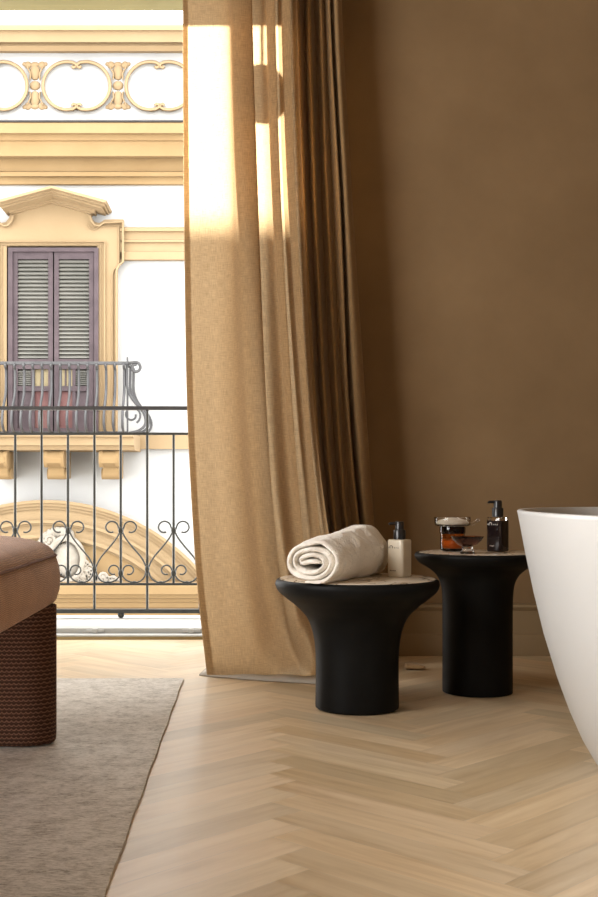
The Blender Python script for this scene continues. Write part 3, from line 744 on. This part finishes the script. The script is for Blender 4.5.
# ------------------------------------------------------------------ side tables
def table(x, y, prof, top_r, ztop, label):
    t = tag(empty('pedestal_table', (x, y, 0)), label, 'side table', 'black pedestal side tables')
    pts = catmull([tuple(p) for p in prof], 5)
    w = MB(); w.lathe([(0.02, 0.001)]+[(p[0], p[1]) for p in pts]+[(top_r+0.001, ztop-0.003), (top_r, ztop-0.008), (0.02, ztop-0.008)], 96); w.build('pedestal', M['black'], t, angle=50)
    w = MB(); w.lathe([(0.01, ztop-0.008), (top_r-0.0015, ztop-0.008), (top_r-0.0005, ztop-0.001), (top_r-0.003, ztop), (0.01, ztop)], 96); w.build('marble_top', M['marble'], t, angle=50)
    return t
T1 = (0.318, 3.48); Z1 = 0.394
table(*T1, [(.118,0.001),(.124,.004),(.1262,.012),(.1255,.06),(.1250,.12),(.1262,.17),(.1325,.222),(.150,.272),(.182,.308),(.216,.335),(.238,.354),(.247,.372),(.2465,.383),(.243,.389),(.238,.392)], .235, Z1, 'lower, wider black pedestal table holding the rolled towel')
T2 = (0.737, 3.76); Z2 = 0.457
table(*T2, [(.106,0.001),(.111,.004),(.1132,.012),(.1130,.12),(.1130,.24),(.1140,.31),(.1190,.352),(.133,.382),(.158,.404),(.185,.420),(.199,.434),(.2035,.444),(.203,.450),(.199,.4545),(.194,.4565)], .190, Z2, 'taller, narrower black pedestal table between low table and bathtub')

# ------------------------------------------------------------------ rolled towel
def towel():
    # oval spiral cross-section: path then thick ribbon
    th = 0.0140; path = []
    for i in range(16):                                    # folded tongue in the middle
        t = i/15; path.append((0.030-0.056*t, 0.001+0.004*math.sin(t*PI)-0.004*t))
    n = 170; turns = 2.86
    for i in range(1, n+1):
        t = i/n; a = PI + 0.5 - turns*2*PI*t
        rx = 0.031+0.054*t; rz_ = 0.0165+0.0455*t
        x = rx*math.cos(a); z = rz_*math.sin(a)
        if t < .1: q = t/.1; x = x*q+(-.030)*(1-q); z = z*q+(.006)*(1-q)
        if t > .55:                                        # slack outer layer with a peak
            x += .003*math.sin(a*3)*t; z += .007*math.exp(-((a % (2*PI)-1.15)/.25)**2)
        path.append((x, z))
    zmin = -0.056
    path = [(x, z if z > zmin else zmin+(z-zmin)*0.25) for x, z in path]
    k = len(path); A = []; B = []
    for i in range(k):
        a = path[max(i-1,0)]; c_ = path[min(i+1,k-1)]
        tx, tz = c_[0]-a[0], c_[1]-a[1]; l_ = math.hypot(tx, tz) or 1; nx, nz = -tz/l_, tx/l_
        e = th*0.5*(1 if 2 < i < k-3 else 0.6)
        A.append((path[i][0]+nx*e, path[i][1]+nz*e)); B.append((path[i][0]-nx*e, path[i][1]-nz*e))
    prof = A + B[::-1]; m_ = len(prof)
    mid = path + path[::-1]
    segs = 34; Lh = 0.215
    vs = []
    for s_ in range(segs+1):
        t = s_/segs; yy = -Lh + 2*Lh*t
        edge = min(t, 1-t)*2*Lh
        f = 1.0 if edge > 0.012 else 0.45+0.55*math.sqrt(max(0, 1-(1-edge/0.012)**2))
        grow = 1.0 + 0.34*t
        if t > 0.86: grow *= 1-1.6*(t-0.86)**1.25
        for q, c_ in zip(prof, mid):
            x = c_[0]+(q[0]-c_[0])*f; z = c_[1]+(q[1]-c_[1])*f
            rr = math.hypot(x, z)
            wob = 1+0.028*math.sin(yy*26+math.atan2(z, x)*2)+0.022*math.sin(yy*47+math.atan2(z, x)*3+1)+0.012*math.sin(yy*95-math.atan2(z, x)*4)
            w_ = min(1, rr/0.05)
            x2 = x*(1+(wob-1)*w_)*(1+.06*t); z2 = z*(1+(wob-1)*w_)*grow
            z2 = max(z2, -0.0575*grow)
            dy = 0.010*math.sin(math.atan2(z, x)*2+.7)*(1-2*t)*w_ - 0.006*(1-rr/0.08)*(1-2*t)
            vs.append((x2, yy+dy, z2+0.0575*grow))
    fs = []
    for s_ in range(segs):
        for j in range(m_): j2 = (j+1) % m_; fs.append((s_*m_+j, s_*m_+j2, (s_+1)*m_+j2, (s_+1)*m_+j))
    for off in (0, segs*m_):
        for i in range(k-1): fs.append((off+i, off+i+1, off+m_-2-i, off+m_-1-i))
    w = MB(); w.add(vs, fs); return w
tw = towel().build('rolled_towel', M['towel'], None, angle=80)
tw.location = (0.262, 3.47, Z1+0.0008); tw.rotation_euler = (0, 0, math.radians(-27))
tag(tw, 'thick cream towel rolled up and lying on the low black table', 'towel')

# ------------------------------------------------------------------ pump bottles
def rrect(hw, hd, r, n=7):
    out = []
    for cx_, cy_, a0 in ((hw-r, hd-r, 0), (-hw+r, hd-r, 90), (-hw+r, -hd+r, 180), (hw-r, -hd+r, 270)):
        for i in range(n):
            a = math.radians(a0+90*i/(n-1)); out.append((cx_+r*math.cos(a), cy_+r*math.sin(a)))
    return out
def text_mesh(name, s_, size, mat, parent, loc, rot):
    cu = bpy.data.curves.new(name, 'FONT'); cu.body = s_; cu.size = size; cu.extrude = 0.0002; cu.align_x = 'CENTER'
    o = bpy.data.objects.new(name, cu); COL.objects.link(o)
    dg = bpy.context.evaluated_depsgraph_get(); me = bpy.data.meshes.new_from_object(o.evaluated_get(dg))
    bpy.data.objects.remove(o); me.materials.clear(); me.materials.append(mat)
    o = bpy.data.objects.new(name, me); COL.objects.link(o); o.parent = parent; o.location = loc; o.rotation_euler = rot; return o
def bottle(loc, rz_, body_mat, ink, label, clear=False):
    b_ = tag(empty('pump_bottle', loc, rz_), label, 'bottle', 'pump bottles on the black tables')
    hw = 0.0285; hh = 0.114
    def ring(z, s_): return [(x*s_, y*s_, z) for x, y in rrect(hw, hw, 0.010)]
    w = MB(); fill = hh if not clear else hh-0.012
    w.loft([ring(0.0, .90), ring(0.0015, .96), ring(0.005, 1.0), ring(fill-0.005 if not clear else fill, 1.0)] + ([ring(fill-.0015, .97), ring(fill, .90)] if not clear else []))
    w.build('bottle_body', body_mat, b_, angle=50)
    if clear:
        w = MB(); w.loft([ring(fill+.0002, 1.0), ring(hh-.005, 1.0), ring(hh-.0015, .97), ring(hh, .90)]); w.build('clear_shoulder', M['glass'], b_, angle=50)
        w = MB(); w.lathe([(.007, fill+.0004), (.007, hh)], 16)
    w = MB(); w.lathe([(.0125, hh+.0005), (.0185, hh+.0005), (.0185, hh+.028), (.017, hh+.030), (.0125, hh+.030)], 32)
    pm = w.build('pump', M['plastic'], b_, angle=40)
    w = MB(); w.lathe([(.005, hh+.030), (.0135, hh+.030), (.0135, hh+.053), (.012, hh+.055), (.005, hh+.055)], 32)
    # spout heads to photo-left whatever the turn of the body
    d = Vector((math.cos(PI-rz_+.15), math.sin(PI-rz_+.15), 0)); s0 = Vector((0, 0, hh+.0495)); s1 = s0+d*.030; s2 = s1+Vector((0,0,-.004))+d*.003
    w.tube([s0, s1, s2], [.0052, .0042, .0040], 10, flat=.8); w.build('nozzle', M['plastic'], pm, angle=40)
    # writing on the face turned to the left
    y = -hw-.0003; rx = (PI/2, 0, 0)
    text_mesh('lettering', 'o', .0075, ink, b_, (-.0205, y, .0880), rx)
    w = MB(); w.tube([(-.0115+.0050*math.cos(math.radians(-40+260*i/16)), y, .0908+.0050*math.sin(math.radians(-40+260*i/16))) for i in range(17)], .0009, 6)
    w.build('emblem', ink, b_)
    text_mesh('lettering', 'o r a', .0085, ink, b_, (.0065, y, .0875), rx)
    text_mesh('lettering', 'the wash' if not clear else 'the gel', .0062, ink, b_, (-.006, y, .0180), rx)
    return b_
bottle((0.4535, 3.535, Z1), math.radians(-40), M['bottle_white'], M['ink'], 'cream bottle with black pump beside the rolled towel')
bottle((0.812, 3.80, Z2), math.radians(-40), M['bottle_dark'], M['ink_white'], 'near-black bottle with black pump on the taller table by the bathtub', True)

# ------------------------------------------------------------------ glassware on the tall table
def shell(prof_o, prof_i, n=48):
    w = MB(); w.lathe(prof_o + prof_i, n); return w
jx, jy = 0.668, 3.83
j = tag(empty('bath_salt_jar', (jx, jy, Z2)), 'amber glass jar topped by a wide clear bowl of white bath salts', 'jar')
shell([(.004,0.0),(.035,0.0),(.0395,.004),(.0405,.012),(.0405,.0572)], [(.0375,.0572),(.0375,.012),(.033,.007),(.004,.007)]).build('jar_glass', M['amber'], j, angle=50)
MB().lathe([(.004,.0075),(.032,.0075),(.0370,.0125),(.0370,.036),(.004,.036)], 40).build('wax', mottled('amber_wax', (0.55,0.24,0.07), (0.60,0.28,0.09), 8, 0.5, 0.0), j, angle=50)
shell([(.0385,.0576),(.0410,.0576),(.0430,.062),(.0430,.078),(.0415,.0815)], [(.0395,.0815),(.0400,.078),(.0395,.062)]).build('smoky_collar', M['darkglass'], j, angle=50)
z0 = .0620
def up(p): return [(r_, z_+z0) for r_, z_ in p]
gb = shell(up([(.003,0.0),(.016,.001),(.026,.006),(.0345,.014),(.0375,.0198),(.0555,.0225),(.0590,.027),(.0595,.050),(.0590,.051)]), up([(.0575,.0505),(.0573,.028),(.054,.0250),(.0365,.0218),(.032,.0165),(.024,.0085),(.014,.0035),(.003,.0028)]))
gb.build('glass_bowl', M['glass'], j, angle=50)
MB().lathe(up([(.003,.0034),(.013,.0041),(.0235,.0095),(.0305,.0175),(.036,.0226),(.052,.0262),(.055,.030),(.048,.034),(.034,.0375),(.018,.0395),(.003,.040)]), 40).build('bath_salts', M['salt'], j, angle=60)
sp = MB(); sp.tube([(.0575,-.012,z0+.027),(.066,-.014,z0+.030),(.074,-.016,z0+.036),(.080,-.017,z0+.040)], [.0060,.0045,.0045,.0055], 12); sp.sphere((.081,-.0172,z0+.0405), .0062, 8)
sp.build('glass_handle', M['glass'], j)
dx, dy = 0.684, 3.655
ds_ = tag(empty('footed_dish', (dx, dy, Z2)), 'small dark amber glass dish on a clear foot in front of the jar', 'dish')
def up(p): return [(r_, z_+.008) for r_, z_ in p]
shell(up([(.003,.015),(.016,.0155),(.031,.022),(.044,.034),(.0515,.0465),(.0525,.0480)]), up([(.0505,.0478),(.042,.0362),(.030,.0250),(.015,.0190),(.003,.0185)])).build('dish_bowl', M['brownglass'], ds_, angle=50)
MB().lathe([(.004,0.0),(.022,0.0),(.0235,.002),(.0225,.006),(.018,.013),(.0175,.020),(.019,.0228),(.004,.0228)], 40).build('glass_foot', M['glass'], ds_, angle=50)

# ------------------------------------------------------------------ bathtub
def tub():
    cx_, cy_ = 1.085, 2.55; A_, B_ = 0.448, 0.86; HT = 0.610; n = 96
    def ring(z, sx, sy, e=2.15):
        out = []
        for i in range(n):
            a = 2*PI*i/n; c_, s_ = math.cos(a), math.sin(a)
            out.append((A_*sx*math.copysign(abs(c_)**(2/e), c_), B_*sy*math.copysign(abs(s_)**(2/e), s_), z))
        return out
    # outer wall: fraction of rim size against height
    outer_ = [(0.0, .60, .69), (.008, .615, .70), (.05, .668, .735), (.12, .735, .785), (.20, .797, .832), (.30, .862, .882), (.40, .913, .924), (.50, .957, .962), (.57, .984, .986), (.600, .996, .997), (.607, .999, .999), (.610, .993, .996)]
    inner_ = [(.610, .962, .980), (.606, .954, .976), (.59, .947, .970), (.45, .88, .90), (.30, .78, .82), (.20, .68, .74), (.15, .58, .66), (.125, .40, .50), (.12, .1, .1)]
    w = MB(); w.loft([ring(z, a, b_) for z, a, b_ in outer_+inner_])
    return w.build('bathtub', M['tub'], None, loc=(cx_, cy_, 0), angle=60)
tb = tub(); tag(tb, 'large freestanding matt white oval bathtub beside the taller black table', 'bathtub')
w = MB(); w.lathe([(.005,.1205),(.03,.1205),(.03,.124),(.005,.125)], 24); w.build('drain_cover', M['alu'], tb)

# ------------------------------------------------------------------ bench
def uvbox(o):
    me = o.data; uvl = me.uv_layers.new(name='UVMap')
    for p in me.polygons:
        n_ = p.normal; ax = max(range(3), key=lambda i: abs(n_[i]))
        for li in p.loop_indices:
            q = me.vertices[me.loops[li].vertex_index].co
            uvl.data[li].uv = (q.y, q.z) if ax == 0 else ((q.x, q.z) if ax == 1 else (q.x, q.y))
RT = 0.009
bench = tag(empty('upholstered_bench', (-0.95, 2.3, RT)), 'rust brown woven upholstered bench on rounded block legs, on the rug', 'bench')
bi = Matrix.Translation((0.95, -2.3, -RT))
bX0, bX1, bY0, bY1 = -1.42, -0.509, 1.35, 3.075
def cushion():
    cx_, cy_ = (bX0+bX1)/2, (bY0+bY1)/2; hx, hy = (bX1-bX0)/2, (bY1-bY0)/2
    def ring(z, ins, r): return [(cx_+x, cy_+y, z) for x, y in rrect(hx-ins, hy-ins, max(.004, r-ins), 9)]
    rings = [ring(.366, .03, .075), ring(.3655, .010, .075), ring(.372, .003, .075), ring(.400, -.006, .075), ring(.430, -.008, .075), ring(.460, -.005, .075), ring(.482, .002, .075), ring(.489, .006, .075)]
    for i in range(1, 11):
        t = i/10; ins = .006+.33*t*t; z = .489+.064*(1-(1-t)**2.2)
        rings.append([(cx_+x, cy_+y, z) for x, y in rrect(hx-ins, hy-ins, max(.02, .075-ins*.15), 9)])
    w = MB(); w.loft(rings); return w, [(a, b_, .4895) for a, b_, _ in ring(0, .003, .075)]
w, pipe = cushion()
o = w.build('cushion', M['cushion'], None, angle=80); uvbox(o); o.parent = bench; o.matrix_parent_inverse = bi
w = MB(); w.tube(pipe, .0035, 6, closed=True); p2 = w.build('piping', M['piping'], None); p2.parent = o; 
for y0 in (2.897, 1.50):
    pts = []; r = .080
    for i in range(13): a = math.radians(-90+180*i/12); pts.append((bX1+.006-r+r*math.cos(a), y0+.063+.0+.063*math.sin(a)))
    for i in range(13): a = math.radians(90+180*i/12); pts.append((bX0-.006+r+r*math.cos(a), y0+.063+.063*math.sin(a)))
    cxm = (bX0+bX1)/2; cym = y0+.063
    def rg(z, ins):
        out = []
        for x, y in pts:
            sx = math.copysign(ins, x-cxm); out.append((x-sx, cym+(y-cym)*(1-ins/.063), z))
        return out
    w = MB(); w.loft([rg(RT+.001, .016), rg(RT+.004, .006), rg(RT+.012, .001), rg(RT+.03, 0), rg(.20, 0), rg(.3645, 0)])
    o = w.build('leg', M['legweave'], None, angle=60); uvbox(o); o.parent = bench; o.matrix_parent_inverse = bi

# ------------------------------------------------------------------ rug
def rug():
    x0, x1, y0, y1 = -2.25, -0.238, 0.6, 3.985; nx, ny = 110, 190; vs = []; fs = []
    for j in range(ny+1):
        for i in range(nx+1):
            x = x0+(x1-x0)*i/nx; y = y0+(y1-y0)*j/ny
            if i == nx: x += .0008*math.sin(j*1.9)+.0012*math.sin(j*.31)
            if j == ny: y += .002*math.sin(i*2.1)+.002*math.sin(i*.6)
            vs.append((x, y, RT-.001+.0005*math.sin(i*2.7)*math.sin(j*2.3)))
    n = len(vs)
    for j in range(ny):
        for i in range(nx): a = j*(nx+1)+i; fs.append((a, a+1, a+nx+2, a+nx+1))
    border = [i for i in range(nx+1)] + [j*(nx+1)+nx for j in range(1, ny+1)] + [ny*(nx+1)+i for i in range(nx-1, -1, -1)] + [j*(nx+1) for j in range(ny-1, 0, -1)]
    k = len(border); low = [(vs[b_][0], vs[b_][1], 0.0005) for b_ in border]
    vs += low
    for i in range(k): fs.append((border[i], n+i, n+(i+1) % k, border[(i+1) % k]))
    w = MB(); w.add(vs, fs); return w.build('area_rug', M['rug'], None, angle=60)
tag(rug(), 'large flat-woven grey beige wool rug under the brown bench', 'rug')

# ------------------------------------------------------------------ camera, light
cam = bpy.data.cameras.new('Camera'); co = bpy.data.objects.new('Camera', cam); COL.objects.link(co)
co.location = (0, 0, H); co.rotation_euler = (PI/2, 0, 0)
cam.sensor_width = 36; cam.lens = 36*F/897; cam.shift_x = (299-CX)/897; cam.shift_y = (HY-448.5)/897
cam.dof.use_dof = False; cam.clip_start = 0.05
S.camera = co
wd = bpy.data.worlds.new('World'); S.world = wd; wd.use_nodes = True
bg = wd.node_tree.nodes['Background']; bg.inputs[0].default_value = (1.0, 0.985, 0.96, 1); bg.inputs[1].default_value = 5.6
sun = bpy.data.lights.new('sun', 'SUN'); sun.energy = 36; sun.angle = math.radians(0.6); sun.color = (1, .93, .80)
so = bpy.data.objects.new('sun', sun); COL.objects.link(so)
d = Vector((0.10, -1, -0.47)); so.rotation_euler = d.to_track_quat('-Z', 'Y').to_euler()
def portal(name, loc, rot, sx, sy):
    l = bpy.data.lights.new(name, 'AREA'); l.shape = 'RECTANGLE'; l.size = sx; l.size_y = sy; l.cycles.is_portal = True
    o = bpy.data.objects.new(name, l); COL.objects.link(o); o.location = loc; o.rotation_euler = rot
portal('door_daylight', ((OX0+OX1)/2, 5.35, 1.45), (-PI/2, 0, 0), OX1-OX0, 2.85)
portal('window_daylight', (RX0-0.26, (LW0+LW1)/2, (LZ0+LZ1)/2), (0, -PI/2, 0), LZ1-LZ0, LW1-LW0)
l = bpy.data.lights.new('window_skylight', 'AREA'); l.shape = 'RECTANGLE'; l.size = LZ1-LZ0; l.size_y = LW1-LW0; l.energy = 128; l.color = (1, .98, .96)
o = bpy.data.objects.new('window_skylight', l); COL.objects.link(o); o.location = (RX0-0.02, (LW0+LW1)/2, (LZ0+LZ1)/2); o.rotation_euler = (0, -PI/2, 0)
vsx = S.view_settings; vsx.view_transform = 'Standard'; vsx.look = 'None'; vsx.gamma = 1; vsx.use_curve_mapping = False; vsx.exposure = 0.22
S.cycles.use_denoising = True; S.cycles.max_bounces = 12; S.cycles.diffuse_bounces = 6; S.cycles.transmission_bounces = 10; S.cycles.glossy_bounces = 4
S.cycles.sample_clamp_indirect = 8
S.cycles.caustics_reflective = False
